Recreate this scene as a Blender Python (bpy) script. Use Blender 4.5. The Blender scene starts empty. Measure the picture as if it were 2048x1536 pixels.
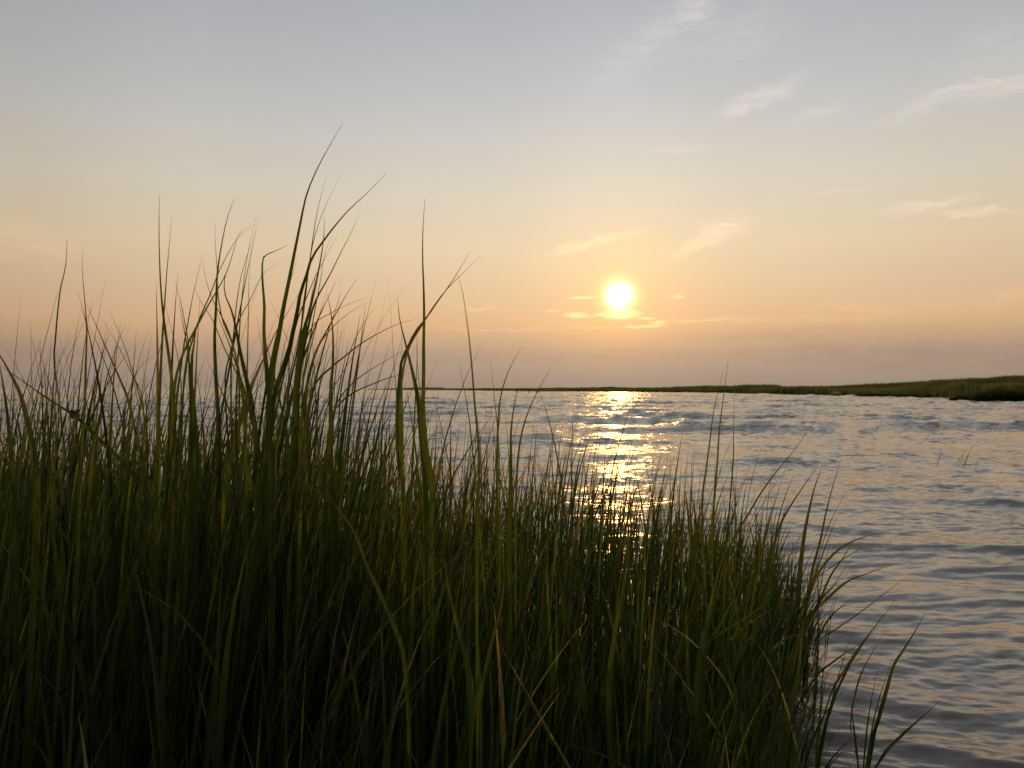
import bpy, math, random
import numpy as np
from mathutils import Vector

random.seed(7)
RNG = np.random.default_rng(11)
scene = bpy.context.scene
COL = scene.collection

# ------------------------------------------------------------------ camera
CAM_H = 1.15                      # metres above the water
FPX = 1607.0                      # focal length in photograph pixels (2048 wide)
HORIZON = 776.0                   # photograph row of the horizon
PITCH = math.atan((HORIZON - 768.0) / FPX)
cam_data = bpy.data.cameras.new("camera")
cam_data.sensor_width = 36.0
cam_data.lens = 36.0 * FPX / 2048.0
cam_data.clip_start = 0.05
cam_data.clip_end = 30000.0
cam_data.dof.use_dof = True
cam_data.dof.focus_distance = 2.6
cam_data.dof.aperture_fstop = 11.0
cam = bpy.data.objects.new("camera", cam_data)
COL.objects.link(cam)
cam.location = (0, 0, CAM_H)
cam.rotation_euler = (math.pi / 2 + PITCH, 0, 0)
scene.camera = cam

# ------------------------------------------------------------------ sun, sky, exposure
SUN_AZ = math.radians(7.6)        # to the right of +Y
SUN_EL = math.radians(6.5)
SUN_DIR = Vector((math.sin(SUN_AZ) * math.cos(SUN_EL), math.cos(SUN_AZ) * math.cos(SUN_EL), math.sin(SUN_EL)))
sun_data = bpy.data.lights.new("sun", 'SUN')
sun_data.energy = 1.0
sun_data.angle = math.radians(0.5)
sun_data.color = (1.0, 0.50, 0.14)
sun = bpy.data.objects.new("sun", sun_data)
COL.objects.link(sun)
sun.rotation_euler = SUN_DIR.to_track_quat('Z', 'Y').to_euler()

scene.view_settings.view_transform = 'Standard'
scene.view_settings.look = 'None'
scene.view_settings.exposure = 0.0
scene.view_settings.gamma = 1.0
scene.view_settings.use_curve_mapping = False
scene.render.engine = 'CYCLES'
scene.cycles.use_denoising = True
scene.cycles.max_bounces = 6
scene.cycles.diffuse_bounces = 2
scene.cycles.glossy_bounces = 3
scene.cycles.transmission_bounces = 4
scene.cycles.sample_clamp_indirect = 4.0
scene.cycles.sample_clamp_direct = 13.0


def lin(c):
    return tuple(((v / 255) / 12.92 if v / 255 <= 0.04045 else ((v / 255 + 0.055) / 1.055) ** 2.4) for v in c)


def azel(px, py):
    """Direction of a place in the sky: azimuth right of +Y and elevation, degrees."""
    az = math.atan((px - 1024.0) / FPX)
    el = math.atan((HORIZON - py) / FPX * math.cos(az))
    return math.degrees(az), math.degrees(el)


class Nodes:
    """Small helper that wires shader nodes."""

    def __init__(self, tree):
        self.t = tree

    def new(self, kind, **kw):
        n = self.t.nodes.new(kind)
        for k, v in kw.items():
            setattr(n, k, v)
        return n

    def put(self, sock, v):
        if isinstance(v, (int, float)):
            sock.default_value = v
        elif isinstance(v, (tuple, list)):
            sock.default_value = tuple(v) if len(sock.default_value) == len(v) else tuple(v) + (1.0,)
        else:
            self.t.links.new(v, sock)

    def math(self, op, a, b=None, c=None, clamp=False):
        n = self.new('ShaderNodeMath', operation=op, use_clamp=clamp)
        self.put(n.inputs[0], a)
        if b is not None:
            self.put(n.inputs[1], b)
        if c is not None:
            self.put(n.inputs[2], c)
        return n.outputs[0]

    def vec(self, op, a, b=None, scale=None):
        n = self.new('ShaderNodeVectorMath', operation=op)
        self.put(n.inputs[0], a)
        if b is not None:
            self.put(n.inputs[1], b)
        if scale is not None:
            self.put(n.inputs['Scale'], scale)
        return n.outputs['Value'] if op in ('DOT_PRODUCT', 'LENGTH', 'DISTANCE') else n.outputs['Vector']

    def maprange(self, v, a, b, c, d, smooth=False):
        n = self.new('ShaderNodeMapRange', interpolation_type='SMOOTHSTEP' if smooth else 'LINEAR')
        for i, x in enumerate((v, a, b, c, d)):
            self.put(n.inputs[i], x)
        return n.outputs[0]

    def mix(self, f, a, b, blend='MIX'):
        n = self.new('ShaderNodeMix', data_type='RGBA', blend_type=blend, clamp_factor=True)
        self.put(n.inputs['Factor'], f)
        self.put(n.inputs[6], a)
        self.put(n.inputs[7], b)
        return n.outputs[2]

    def ramp(self, f, stops, interp='LINEAR'):
        n = self.new('ShaderNodeValToRGB')
        n.color_ramp.interpolation = interp
        els = n.color_ramp.elements
        while len(els) > 1:
            els.remove(els[-1])
        els[0].position, els[0].color = stops[0][0], tuple(stops[0][1]) + (1.0,)
        for p, c in stops[1:]:
            e = els.new(p)
            e.color = tuple(c) + (1.0,)
        self.put(n.inputs[0], f)
        return n.outputs[0]

    def noise(self, v, scale, detail=2.0, rough=0.5, dist=0.0):
        n = self.new('ShaderNodeTexNoise')
        self.put(n.inputs['Vector'], v)
        n.inputs['Scale'].default_value = scale
        n.inputs['Detail'].default_value = detail
        n.inputs['Roughness'].default_value = rough
        n.inputs['Distortion'].default_value = dist
        return n


def build_world():
    w = bpy.data.worlds.new("World")
    scene.world = w
    w.use_nodes = True
    w.cycles.sampling_method = 'MANUAL'
    w.cycles.sample_map_resolution = 1024
    t = w.node_tree
    t.nodes.clear()
    N = Nodes(t)
    out = N.new('ShaderNodeOutputWorld')
    bg = N.new('ShaderNodeBackground')
    bg.inputs['Strength'].default_value = 0.1
    t.links.new(bg.outputs[0], out.inputs[0])
    gen = N.new('ShaderNodeTexCoord').outputs['Generated']
    d = N.vec('NORMALIZE', gen)
    sep = N.new('ShaderNodeSeparateXYZ')
    t.links.new(d, sep.inputs[0])
    el = N.math('MULTIPLY', N.math('ARCSINE', sep.outputs[2]), 57.29578)
    az = N.math('MULTIPLY', N.math('ARCTAN2', sep.outputs[0], sep.outputs[1]), 57.29578)
    cosang = N.vec('DOT_PRODUCT', d, tuple(SUN_DIR))
    theta = N.math('MULTIPLY', N.math('ARCCOSINE', N.math('MINIMUM', cosang, 1.0)), 57.29578)

    # elevation gradient of a hazy evening sky
    comb = N.new('ShaderNodeCombineXYZ')
    t.links.new(az, comb.inputs[0])
    t.links.new(el, comb.inputs[1])
    ae = comb.outputs[0]
    sc = N.vec('MULTIPLY', ae, (0.035, 0.16, 1.0))
    wav = N.math('MULTIPLY', N.math('SUBTRACT', N.noise(sc, 1.0, 4.0, 0.6).outputs[0], 0.5), 2.2)
    low = N.maprange(el, 0.5, 12.0, 1.0, 0.25)
    el2 = N.math('ADD', el, N.math('MULTIPLY', wav, low))
    stops = [(0.0, (158, 141, 128)), (0.9, (166, 147, 131)), (2.4, (182, 156, 134)), (3.9, (208, 172, 136)), (4.6, (220, 180, 140)),
             (6.2, (222, 190, 153)), (9.5, (226, 205, 171)), (13.5, (216, 207, 189)), (17.0, (204, 202, 195)), (20.5, (190, 192, 194)),
             (26.0, (173, 177, 184)), (38.0, (166, 165, 166)), (60.0, (154, 152, 154)), (90.0, (142, 142, 147))]
    base = N.ramp(N.math('DIVIDE', N.math('MAXIMUM', el2, 0.0), 90.0), [(e / 90.0, lin(c)) for e, c in stops])
    # dimmer away from the sun's azimuth
    daz = N.math('ABSOLUTE', N.math('SUBTRACT', az, math.degrees(SUN_AZ)))
    dim = N.ramp(N.math('DIVIDE', daz, 180.0), [(0.0, (1.06,) * 3), (10 / 180, (1.0, 1.0, 1.0)), (28 / 180, (0.93, 0.92, 0.91)),
                                               (42 / 180, (0.79, 0.78, 0.77)), (80 / 180, (0.40, 0.39, 0.43)), (1.0, (0.16, 0.16, 0.20))], 'EASE')
    base = N.mix(1.0, base, dim, 'MULTIPLY')
    # forward scattering around the sun
    g1 = N.math('EXPONENT', N.math('MULTIPLY', theta, -1 / 2.5))
    g2 = N.math('EXPONENT', N.math('MULTIPLY', N.math('POWER', N.math('DIVIDE', theta, 1.05), 2.0), -1.0))
    g3 = N.math('EXPONENT', N.math('MULTIPLY', N.math('POWER', N.math('DIVIDE', theta, 0.56), 2.0), -1.0))
    g4 = N.math('EXPONENT', N.math('MULTIPLY', theta, -1 / 12.0))
    hz = N.maprange(el, 0.0, 5.5, 0.45, 1.0, True)
    col = N.mix(1.0, base, N.vec('SCALE', (0.48, 0.15, -0.05), scale=N.math('MULTIPLY', g1, hz)), 'ADD')
    col = N.mix(1.0, col, N.vec('SCALE', (0.035, 0.012, -0.004), scale=N.math('MULTIPLY', g4, hz)), 'ADD')
    col = N.mix(1.0, col, N.vec('SCALE', (1.0, 0.75, 0.22), scale=g2), 'ADD')
    col = N.mix(1.0, col, N.vec('SCALE', (7.0, 6.4, 5.0), scale=g3), 'ADD')

    # wisps of cirrus: (x, y, half length, half thickness, tilt deg, gain, tint)
    pale, gold, pink, grey = (0.17, 0.13, 0.09), (0.26, 0.17, 0.08), (0.16, 0.07, 0.03), (-0.10, -0.075, -0.035)
    wisps = [(1530, 190, 85, 20, 17, .75, pale), (1470, 215, 50, 20, 35, .3, pale), (1640, 224, 50, 10, 12, .45, pale), (1835, 218, 70, 15, 16, .5, pale),
             (2000, 172, 130, 18, -2, .75, pale), (1990, 110, 90, 60, 10, .35, pale), (1362, 299, 70, 9, -4, .45, pale), (1690, 382, 60, 6, -2, .4, pale),
             (1850, 410, 90, 11, 3, .8, pale), (1955, 424, 75, 7, -4, .8, pale), (1190, 484, 100, 12, 13, 1.0, gold), (1450, 455, 55, 26, 8, .75, gold),
             (1405, 487, 75, 14, 22, .6, gold), (1392, 8, 45, 40, -50, .7, pale), (1310, 70, 150, 40, 32, .5, pale), (1480, 60, 110, 60, 10, .42, pale),
             (10, 470, 60, 36, 10, .5, pink), (105, 505, 80, 32, 10, .4, pink), (960, 617, 60, 5, -4, .5, gold), (1990, 600, 100, 22, 4, .5, pink),
             (1760, 615, 100, 12, -3, .4, pink), (1480, 640, 300, 6, -1, .28, gold), (900, 662, 420, 5, 0, .3, pink), (1800, 700, 330, 34, -2, .55, grey),
             (1560, 668, 240, 12, 1, .45, grey), (250, 700, 420, 26, 1, .3, grey), (1050, 712, 500, 16, 0, .35, grey)]
    n1 = N.noise(N.vec('MULTIPLY', ae, (0.5, 1.3, 1.0)), 1.0, 5.0, 0.62, 0.4)
    warp = N.vec('MULTIPLY', N.vec('SUBTRACT', n1.outputs['Color'], (0.5, 0.5, 0.5)), (3.0, 1.6, 0.0))
    aew = N.vec('ADD', ae, warp)
    streak = N.maprange(N.noise(N.vec('MULTIPLY', aew, (0.35, 2.4, 1.0)), 1.0, 5.0, 0.6).outputs[0], 0.3, 0.7, 0.15, 1.35)
    deg = math.degrees(1.0 / FPX)

    def wisp(x, y, a, b, tilt, coord, edge=0.0):
        caz, cel = azel(x, y)
        m = N.new('ShaderNodeMapping', vector_type='TEXTURE')
        t.links.new(coord, m.inputs['Vector'])
        m.inputs['Location'].default_value = (caz, cel, 0)
        m.inputs['Rotation'].default_value = (0, 0, math.radians(tilt))
        m.inputs['Scale'].default_value = (a * deg * 1.45, b * deg * 1.45, 1.0)
        return N.maprange(N.vec('LENGTH', m.outputs[0]), 1.0, edge, 0.0, 1.0, True)

    groups = {}
    for x, y, a, b, tilt, gain, tint in wisps:
        f = N.math('MULTIPLY', wisp(x, y, a, b, tilt, aew), gain)
        groups[tint] = f if tint not in groups else N.math('ADD', groups[tint], f)
    for tint, f in groups.items():
        col = N.mix(1.0, col, N.vec('SCALE', tint, scale=N.math('MULTIPLY', f, streak)), 'ADD')
    # small sunlit cloud flecks close to the sun, crisp edged
    fine = N.noise(N.vec('MULTIPLY', ae, (1.6, 5.0, 1.0)), 1.0, 4.0, 0.6)
    aef = N.vec('ADD', ae, N.vec('MULTIPLY', N.vec('SUBTRACT', fine.outputs['Color'], (0.5, 0.5, 0.5)), (1.0, 0.28, 0.0)))
    acc = None
    for x, y, a, b, tilt, gain in [(1165, 595, 26, 3.2, 0, .55), (1155, 631, 27, 5.5, -2, .6), (1200, 629, 12, 3, 0, .5), (1242, 628, 34, 9, 1, 1.1), (1357, 594, 9, 3, 0, .35),
                                   (1288, 653, 40, 3.5, 2, .5), (1318, 645, 14, 4, 6, .45), (1105, 622, 14, 2.2, 0, .25), (1292, 637, 16, 2.6, 0, .5),
                                   (1180, 656, 50, 2.4, 0, .14), (1390, 642, 70, 2.6, 2, .12), (1020, 660, 100, 2.6, 0, .06)]:
        f = N.math('MULTIPLY', wisp(x, y, a, b, tilt, aef, 0.25), gain)
        acc = f if acc is None else N.math('ADD', acc, f)
    col = N.mix(1.0, col, N.vec('SCALE', (0.95, 0.55, 0.2), scale=acc), 'ADD')

    # physical sky for the same sun, blended in under the haze
    sky = N.new('ShaderNodeTexSky', sky_type='NISHITA')
    sky.sun_disc = False
    sky.sun_elevation = SUN_EL
    sky.sun_rotation = SUN_AZ
    sky.air_density = 1.2
    sky.dust_density = 4.0
    total = N.mix(1.0, N.vec('SCALE', col, scale=9.8), N.vec('SCALE', sky.outputs[0], scale=0.02), 'ADD')
    t.links.new(total, bg.inputs['Color'])


build_world()


# ------------------------------------------------------------------ helpers
def tag(o, label=None, cat=None, group=None, kind=None):
    for k, v in (('label', label), ('category', cat), ('group', group), ('kind', kind)):
        if v:
            o[k] = v
    return o


def mesh_object(name, verts, quads, material, parent=None, smooth=True, attr=None):
    """Link one mesh object from numpy vertex and quad (or triangle) arrays."""
    verts = np.asarray(verts, dtype=np.float32)
    quads = np.asarray(quads, dtype=np.int32)
    k = quads.shape[1]
    me = bpy.data.meshes.new(name)
    me.vertices.add(len(verts))
    me.vertices.foreach_set('co', verts.ravel())
    me.loops.add(quads.size)
    me.loops.foreach_set('vertex_index', quads.ravel())
    me.polygons.add(len(quads))
    me.polygons.foreach_set('loop_start', np.arange(len(quads), dtype=np.int32) * k)
    if smooth:
        me.polygons.foreach_set('use_smooth', np.ones(len(quads), dtype=bool))
    if attr is not None:
        for nm, arr in attr.items():
            a = me.attributes.new(nm, 'FLOAT', 'POINT')
            a.data.foreach_set('value', np.asarray(arr, dtype=np.float32))
    me.update(calc_edges=True)
    me.materials.append(material)
    o = bpy.data.objects.new(name, me)
    COL.objects.link(o)
    if parent is not None:
        o.parent = parent
    return o


def pix(px, py, d):
    """The point at distance d (along +Y) seen at a photograph pixel."""
    cx, cz = (px - 1024.0) / FPX, (768.0 - py) / FPX
    c, s = math.cos(PITCH), math.sin(PITCH)
    yy, zz = c - cz * s, s + cz * c
    return np.array([cx * d / yy, d, CAM_H + zz * d / yy])


def vnoise(x, y, seed=0):
    """Smooth value noise on arrays, about -1..1."""
    xi, yi = np.floor(x).astype(np.int64), np.floor(y).astype(np.int64)
    fx, fy = x - xi, y - yi
    fx, fy = fx * fx * (3 - 2 * fx), fy * fy * (3 - 2 * fy)

    def h(a, b):
        n = (a * 374761393 + b * 668265263 + seed * 974711) & 0x7fffffff
        n = ((n ^ (n >> 13)) * 1274126177) & 0x7fffffff
        return ((n ^ (n >> 16)) & 0xffff) / 32767.5 - 1.0
    return (h(xi, yi) * (1 - fx) + h(xi + 1, yi) * fx) * (1 - fy) + (h(xi, yi + 1) * (1 - fx) + h(xi + 1, yi + 1) * fx) * fy


# ------------------------------------------------------------------ materials
def new_mat(name):
    m = bpy.data.materials.new(name)
    m.use_nodes = True
    m.node_tree.nodes.clear()
    N = Nodes(m.node_tree)
    N.out = N.new('ShaderNodeOutputMaterial')
    return m, N


def water_material():
    m, N = new_mat('water')
    t = m.node_tree
    p = N.new('ShaderNodeBsdfPrincipled')
    p.inputs['Base Color'].default_value = (0.175, 0.160, 0.140, 1)
    p.inputs['Roughness'].default_value = 0.085
    p.inputs['IOR'].default_value = 1.65
    pos = N.new('ShaderNodeNewGeometry').outputs['Position']
    # wavelets too small to model: random slopes in three sizes, stronger in the open than in the lee of the bank
    open_water = N.maprange(N.vec('LENGTH', N.vec('MULTIPLY', pos, (1, 1, 0))), 4.0, 26.0, 0.30, 1.0)
    half = (0.5, 0.5, 0.5)
    big = N.vec('SUBTRACT', N.noise(N.vec('MULTIPLY', pos, (0.45, 1.1, 1.0)), 0.8, 4.0, 0.66, 0.5).outputs['Color'], half)
    mid = N.vec('SUBTRACT', N.noise(N.vec('MULTIPLY', pos, (0.6, 1.25, 1.0)), 4.6, 3.0, 0.62, 0.4).outputs['Color'], half)
    small = N.vec('SUBTRACT', N.noise(N.vec('MULTIPLY', pos, (0.45, 1.25, 1.0)), 22.0, 3.0, 0.6, 0.3).outputs['Color'], half)
    fine = N.vec('SUBTRACT', N.noise(N.vec('MULTIPLY', pos, (0.5, 1.25, 1.0)), 10.0, 2.0, 0.6, 0.3).outputs['Color'], half)
    patch = N.maprange(N.noise(pos, 0.35, 2.0, 0.5).outputs[0], 0.35, 0.65, 0.4, 1.2)
    sl = N.vec('ADD', N.vec('SCALE', big, scale=N.math('MULTIPLY', open_water, 0.55)), N.vec('SCALE', mid, scale=N.math('MULTIPLY', N.math('MULTIPLY', open_water, patch), 0.85)))
    sl = N.vec('ADD', sl, N.vec('SCALE', small, scale=N.math('MULTIPLY', patch, 0.36)))
    sl = N.vec('ADD', sl, N.vec('SCALE', fine, scale=N.math('MULTIPLY', N.math('MULTIPLY', open_water, patch), 1.1)))
    nrm = N.vec('NORMALIZE', N.vec('ADD', N.new('ShaderNodeNewGeometry').outputs['Normal'], N.vec('MULTIPLY', sl, (1.75, 1.0, 0.0))))
    t.links.new(nrm, p.inputs['Normal'])
    t.links.new(p.outputs[0], N.out.inputs[0])
    return m


def grass_material(name, base, warm, trans_gain=1.0, vein=True):
    """Thin leaf: reflects a little, lets low sun through, blade-to-blade variation from the tint attribute."""
    m, N = new_mat(name)
    t = m.node_tree
    at = N.new('ShaderNodeAttribute', attribute_name='tint').outputs['Fac']
    al = N.new('ShaderNodeAttribute', attribute_name='along').outputs['Fac']
    tipped = N.math('MULTIPLY', N.maprange(al, 0.62, 1.0, 0.0, 0.75, True), N.maprange(at, 0.2, 0.8, 0.35, 1.0))
    c = N.mix(at, base, warm)
    c = N.mix(tipped, c, (0.085, 0.058, 0.045))
    c = N.mix(N.maprange(at, 0.93, 0.99, 0.0, 1.0), c, (0.16, 0.115, 0.055))          # dead straw
    pos = N.new('ShaderNodeNewGeometry').outputs['Position']
    blot = N.maprange(N.noise(N.vec('MULTIPLY', pos, (1, 1, .25)), 60.0, 2.0, 0.6).outputs[0], 0.25, 0.75, 0.7, 1.25)
    c = N.vec('SCALE', c, scale=blot)
    if vein:
        ac = N.new('ShaderNodeAttribute', attribute_name='across').outputs['Fac']
        v = N.math('SINE', N.math('MULTIPLY', ac, 34.0))
        c = N.vec('SCALE', c, scale=N.maprange(v, -1, 1, 0.82, 1.1))
    dif = N.new('ShaderNodeBsdfDiffuse')
    t.links.new(c, dif.inputs[0])
    tr = N.new('ShaderNodeBsdfTranslucent')
    tc = N.mix(1.0, c, (2.25 * trans_gain, 2.4 * trans_gain, 1.2 * trans_gain), 'MULTIPLY')
    t.links.new(tc, tr.inputs[0])
    mx = N.new('ShaderNodeMixShader')
    mx.inputs[0].default_value = 0.52
    t.links.new(dif.outputs[0], mx.inputs[1])
    t.links.new(tr.outputs[0], mx.inputs[2])
    gl = N.new('ShaderNodeBsdfGlossy')
    gl.inputs['Roughness'].default_value = 0.5
    gl.inputs['Color'].default_value = (0.8, 0.85, 0.8, 1)
    fr = N.new('ShaderNodeFresnel')
    fr.inputs['IOR'].default_value = 1.36
    m2 = N.new('ShaderNodeMixShader')
    t.links.new(N.math('MINIMUM', N.math('MULTIPLY', fr.outputs[0], 0.4), 0.07), m2.inputs[0])
    t.links.new(mx.outputs[0], m2.inputs[1])
    t.links.new(gl.outputs[0], m2.inputs[2])
    t.links.new(m2.outputs[0], N.out.inputs[0])
    return m


def rough_material(name, c1, c2, scale, stretch=(1, 1, 1), rough=0.85, bump=0.02):
    m, N = new_mat(name)
    t = m.node_tree
    p = N.new('ShaderNodeBsdfPrincipled')
    pos = N.vec('MULTIPLY', N.new('ShaderNodeNewGeometry').outputs['Position'], stretch)
    n = N.noise(pos, scale, 5.0, 0.6, 0.3).outputs[0]
    t.links.new(N.mix(N.maprange(n, 0.3, 0.7, 0, 1), c1, c2), p.inputs['Base Color'])
    p.inputs['Roughness'].default_value = rough
    b = N.new('ShaderNodeBump')
    b.inputs['Distance'].default_value = bump
    t.links.new(n, b.inputs['Height'])
    t.links.new(b.outputs[0], p.inputs['Normal'])
    t.links.new(p.outputs[0], N.out.inputs[0])
    return m


M_WATER = water_material()
M_GRASS = grass_material('cordgrass', (0.010, 0.024, 0.009), (0.080, 0.092, 0.017), 1.55)
M_REED = grass_material('marsh_reed', (0.036, 0.056, 0.020), (0.115, 0.120, 0.042), 1.6, False)
M_CLUMP = grass_material('edge_reed', (0.014, 0.028, 0.012), (0.050, 0.062, 0.022), 0.9, False)
M_DRY = grass_material('dry_reed', (0.45, 0.33, 0.25), (0.62, 0.48, 0.38), 0.6, False)
M_MUD = rough_material('mud', (0.022, 0.018, 0.012), (0.05, 0.04, 0.028), 9.0, rough=0.6)
M_SOIL = rough_material('marsh_soil', (0.030, 0.034, 0.014), (0.060, 0.055, 0.024), 0.6, rough=0.9, bump=0.1)
M_WOOD = rough_material('weathered_wood', (0.018, 0.015, 0.013), (0.06, 0.05, 0.042), 14.0, (1, 1, 0.15), 0.9, 0.02)


# ------------------------------------------------------------------ water
def wave_height(x, y, spacing):
    """Wind sea coming in obliquely to the bank plus a few steeper crests."""
    rng = np.random.default_rng(5)
    r = np.hypot(x, y)
    wx = x + 0.55 * vnoise(x * 0.35, y * 0.35, 1) + 0.12 * vnoise(x * 1.3, y * 1.3, 2)
    wy = y + 0.55 * vnoise(x * 0.30 + 9, y * 0.35 + 4, 3) + 0.12 * vnoise(x * 1.2, y * 1.4, 4)
    # near the bank the ripples bend round the grass and run off to the right
    bend = np.clip((5.0 - r) / 3.5, 0, 1)
    wy = wy + bend * 0.62 * (x - 0.9)
    h = np.zeros_like(x)
    openw = np.clip((r - 4.0) / 24.0, 0, 1)                   # short steep chop out in the open, calmer in the lee of the bank
    lams = np.concatenate([np.geomspace(5.0, 1.2, 18), np.geomspace(1.2, 0.35, 30), np.geomspace(0.35, 0.06, 44)])
    for i, L in enumerate(lams):
        spread = 0.45 if L > 1.2 else (0.55 if L > 0.35 else 0.42)
        th = -math.pi / 2 + rng.normal(0.10, spread)
        k = 2 * math.pi / L
        slope = (0.006 + 0.036 * openw) if L > 1.2 else ((0.010 + 0.040 * openw) if L > 0.35 else (0.022 if L > 0.16 else 0.022) + 0.014 * openw)
        fade = np.clip(L / (0.9 * spacing) - 0.5, 0, 1)
        ph = k * (wx * math.cos(th) + wy * math.sin(th)) + rng.uniform(0, 6.28)
        s = np.sin(ph)
        h += fade * (slope / k) * (s - (0.25 if L > 0.35 else 0.36) * np.cos(2 * ph))
    # patches of calmer water
    h *= 0.78 + 0.45 * vnoise(x * 0.22 + 3, y * 0.3, 8)
    # steeper crests: (distance, x centre, half length, height, thickness, skew of the line)
    for d, xc, hl, a, w, sk in [(22.0, 5.5, 3.4, 0.085, 0.5, 0.03), (23.5, 14.3, 3.6, 0.15, 0.55, -0.06), (12.6, 4.9, 1.9, 0.045, 0.3, 0.03), (13.1, 0.6, 2.2, 0.03, 0.3, 0.0),
                                (7.9, 4.6, 1.5, 0.024, 0.2, -0.06), (5.75, 2.9, 1.1, 0.022, 0.2, 0.03), (5.2, 3.6, 1.0, 0.016, 0.2, -0.05), (35.0, -3.0, 6.0, 0.10, 0.8, 0.02),
                                (31.0, 9.0, 4.0, 0.09, 0.7, 0.0), (48.0, 12.0, 7.0, 0.12, 1.1, 0.02), (60.0, -10.0, 9.0, 0.13, 1.3, -0.02), (17.0, -2.5, 2.5, 0.05, 0.45, 0.02),
                                (3.5, 1.95, 0.8, 0.012, 0.15, -0.35), (2.8, 1.6, 0.7, 0.014, 0.14, -0.45), (2.45, 1.5, 0.7, 0.014, 0.12, -0.45)]:
        u = y - d - sk * (x - xc) - 0.35 * w * vnoise(x * 1.1, y * 0.0 + d, 12) - 0.5 * w * vnoise(x * 0.45, y * 0.0 + d, 13)
        prof = np.where(u < 0, np.exp(-(u / (0.55 * w)) ** 2), np.exp(-(u / (1.3 * w)) ** 2))
        h += 1.35 * a * prof * np.exp(-((x - xc) / hl) ** 4)
    return h


def build_water():
    # rows grow with distance so that near waves are modelled finely
    rows = [1.2]
    while rows[-1] < 420.0:
        d = rows[-1]
        rows.append(d + min(d * d * 0.95 / (CAM_H * FPX / 2), 0.36 + max(d - 60.0, 0) * 0.0065))
    rows = np.array(rows + [700.0, 1200.0, 2500.0, 6000.0, 14000.0])
    rows = rows[rows > 1.2]
    rows = np.concatenate([[0.4, 0.8], rows])
    ang = np.concatenate([np.linspace(-74, -37, 160)[:-1], np.linspace(-37, 37, 900), np.linspace(37, 74, 160)[1:]])
    tan = np.tan(np.radians(ang))
    Y, T = np.meshgrid(rows, tan, indexing='ij')
    X = Y * T
    sp = np.gradient(rows)[:, None] * np.ones_like(X)
    H = wave_height(X, Y, sp)
    H = np.where(Y > 450, 0.0, H)
    nr, nc = X.shape
    v = np.stack([X, Y, H], -1).reshape(-1, 3)
    idx = np.arange(nr * nc).reshape(nr, nc)
    q = np.stack([idx[:-1, :-1], idx[:-1, 1:], idx[1:, 1:], idx[1:, :-1]], -1).reshape(-1, 4)
    return tag(mesh_object('water', v, q, M_WATER), kind='structure')


build_water()

# ------------------------------------------------------------------ muddy bank under the grass
# outline of the grass bed on the ground (x, y), metres
BED = np.array([(-7.5, 0.75), (-0.2, 0.75), (0.36, 1.0), (0.60, 1.6), (0.87, 2.3), (1.08, 2.8), (1.26, 3.3), (1.20, 3.9), (0.9, 4.4), (0.4, 4.6), (-0.4, 4.6),
                (-1.4, 4.8), (-3.0, 5.2), (-5.2, 5.6), (-7.5, 5.8)])


def signed_inside(x, y, poly):
    """Distance to the polygon's edge, positive inside."""
    best = np.full(x.shape, 1e9)
    inside = np.zeros(x.shape, bool)
    n = len(poly)
    for i in range(n):
        (x0, y0), (x1, y1) = poly[i], poly[(i + 1) % n]
        dx, dy = x1 - x0, y1 - y0
        tt = np.clip(((x - x0) * dx + (y - y0) * dy) / (dx * dx + dy * dy), 0, 1)
        best = np.minimum(best, np.hypot(x - x0 - tt * dx, y - y0 - tt * dy))
        cond = ((y0 > y) != (y1 > y))
        xs = x0 + (y - y0) / (dy if abs(dy) > 1e-9 else 1e-9) * dx
        inside ^= cond & (x < xs)
    return np.where(inside, best, -best)


def build_bank():
    gx, gy = np.meshgrid(np.linspace(-40, 8, 320), np.linspace(-40, 10, 300))
    land = np.concatenate([BED[1:], [(-45, 7.8), (-45, -45), (9, -45), (2.2, -2.0), (1.2, 0.2)]])
    s = signed_inside(gx, gy, land)
    z = np.clip(s * 0.22, -0.6, 0.10) + 0.03 * vnoise(gx * 2.2, gy * 2.2, 21) + 0.012 * vnoise(gx * 7, gy * 7, 22)
    nr, nc = gx.shape
    idx = np.arange(nr * nc).reshape(nr, nc)
    q = np.stack([idx[:-1, :-1], idx[:-1, 1:], idx[1:, 1:], idx[1:, :-1]], -1).reshape(-1, 4)
    return tag(mesh_object('mud_bank', np.stack([gx, gy, z], -1).reshape(-1, 3), q, M_MUD), kind='structure')


build_bank()


# ------------------------------------------------------------------ grass blades
def ribbons(P, W, D, tint, fold=0.22):
    """Leaf ribbons. P (n,s,3) centre lines, W (n,s) widths, D (n,s,3) unit width directions. Returns verts, quads, attributes."""
    n, s, _ = P.shape
    T = np.gradient(P, axis=1)
    T /= np.linalg.norm(T, axis=2, keepdims=True) + 1e-9
    D = D - (D * T).sum(2, keepdims=True) * T
    D /= np.linalg.norm(D, axis=2, keepdims=True) + 1e-9
    B = np.cross(T, D)
    h = W[..., None] * 0.5
    V = np.stack([P - D * h + B * h * fold, P - B * h * fold * 0.4, P + D * h + B * h * fold], 2)     # n,s,3,3
    idx = np.arange(n * s * 3).reshape(n, s, 3)
    q1 = np.stack([idx[:, :-1, 0], idx[:, :-1, 1], idx[:, 1:, 1], idx[:, 1:, 0]], -1)
    q2 = np.stack([idx[:, :-1, 1], idx[:, :-1, 2], idx[:, 1:, 2], idx[:, 1:, 1]], -1)
    q = np.concatenate([q1.reshape(-1, 4), q2.reshape(-1, 4)])
    along = np.broadcast_to(np.linspace(0, 1, s)[None, :, None], (n, s, 3)).ravel()
    across = np.broadcast_to(np.array([0.0, 0.5, 1.0])[None, None, :], (n, s, 3)).ravel()
    tt = np.broadcast_to(np.asarray(tint)[:, None, None], (n, s, 3)).ravel()
    return V.reshape(-1, 3), q, {'along': along, 'across': across, 'tint': tt}


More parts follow.
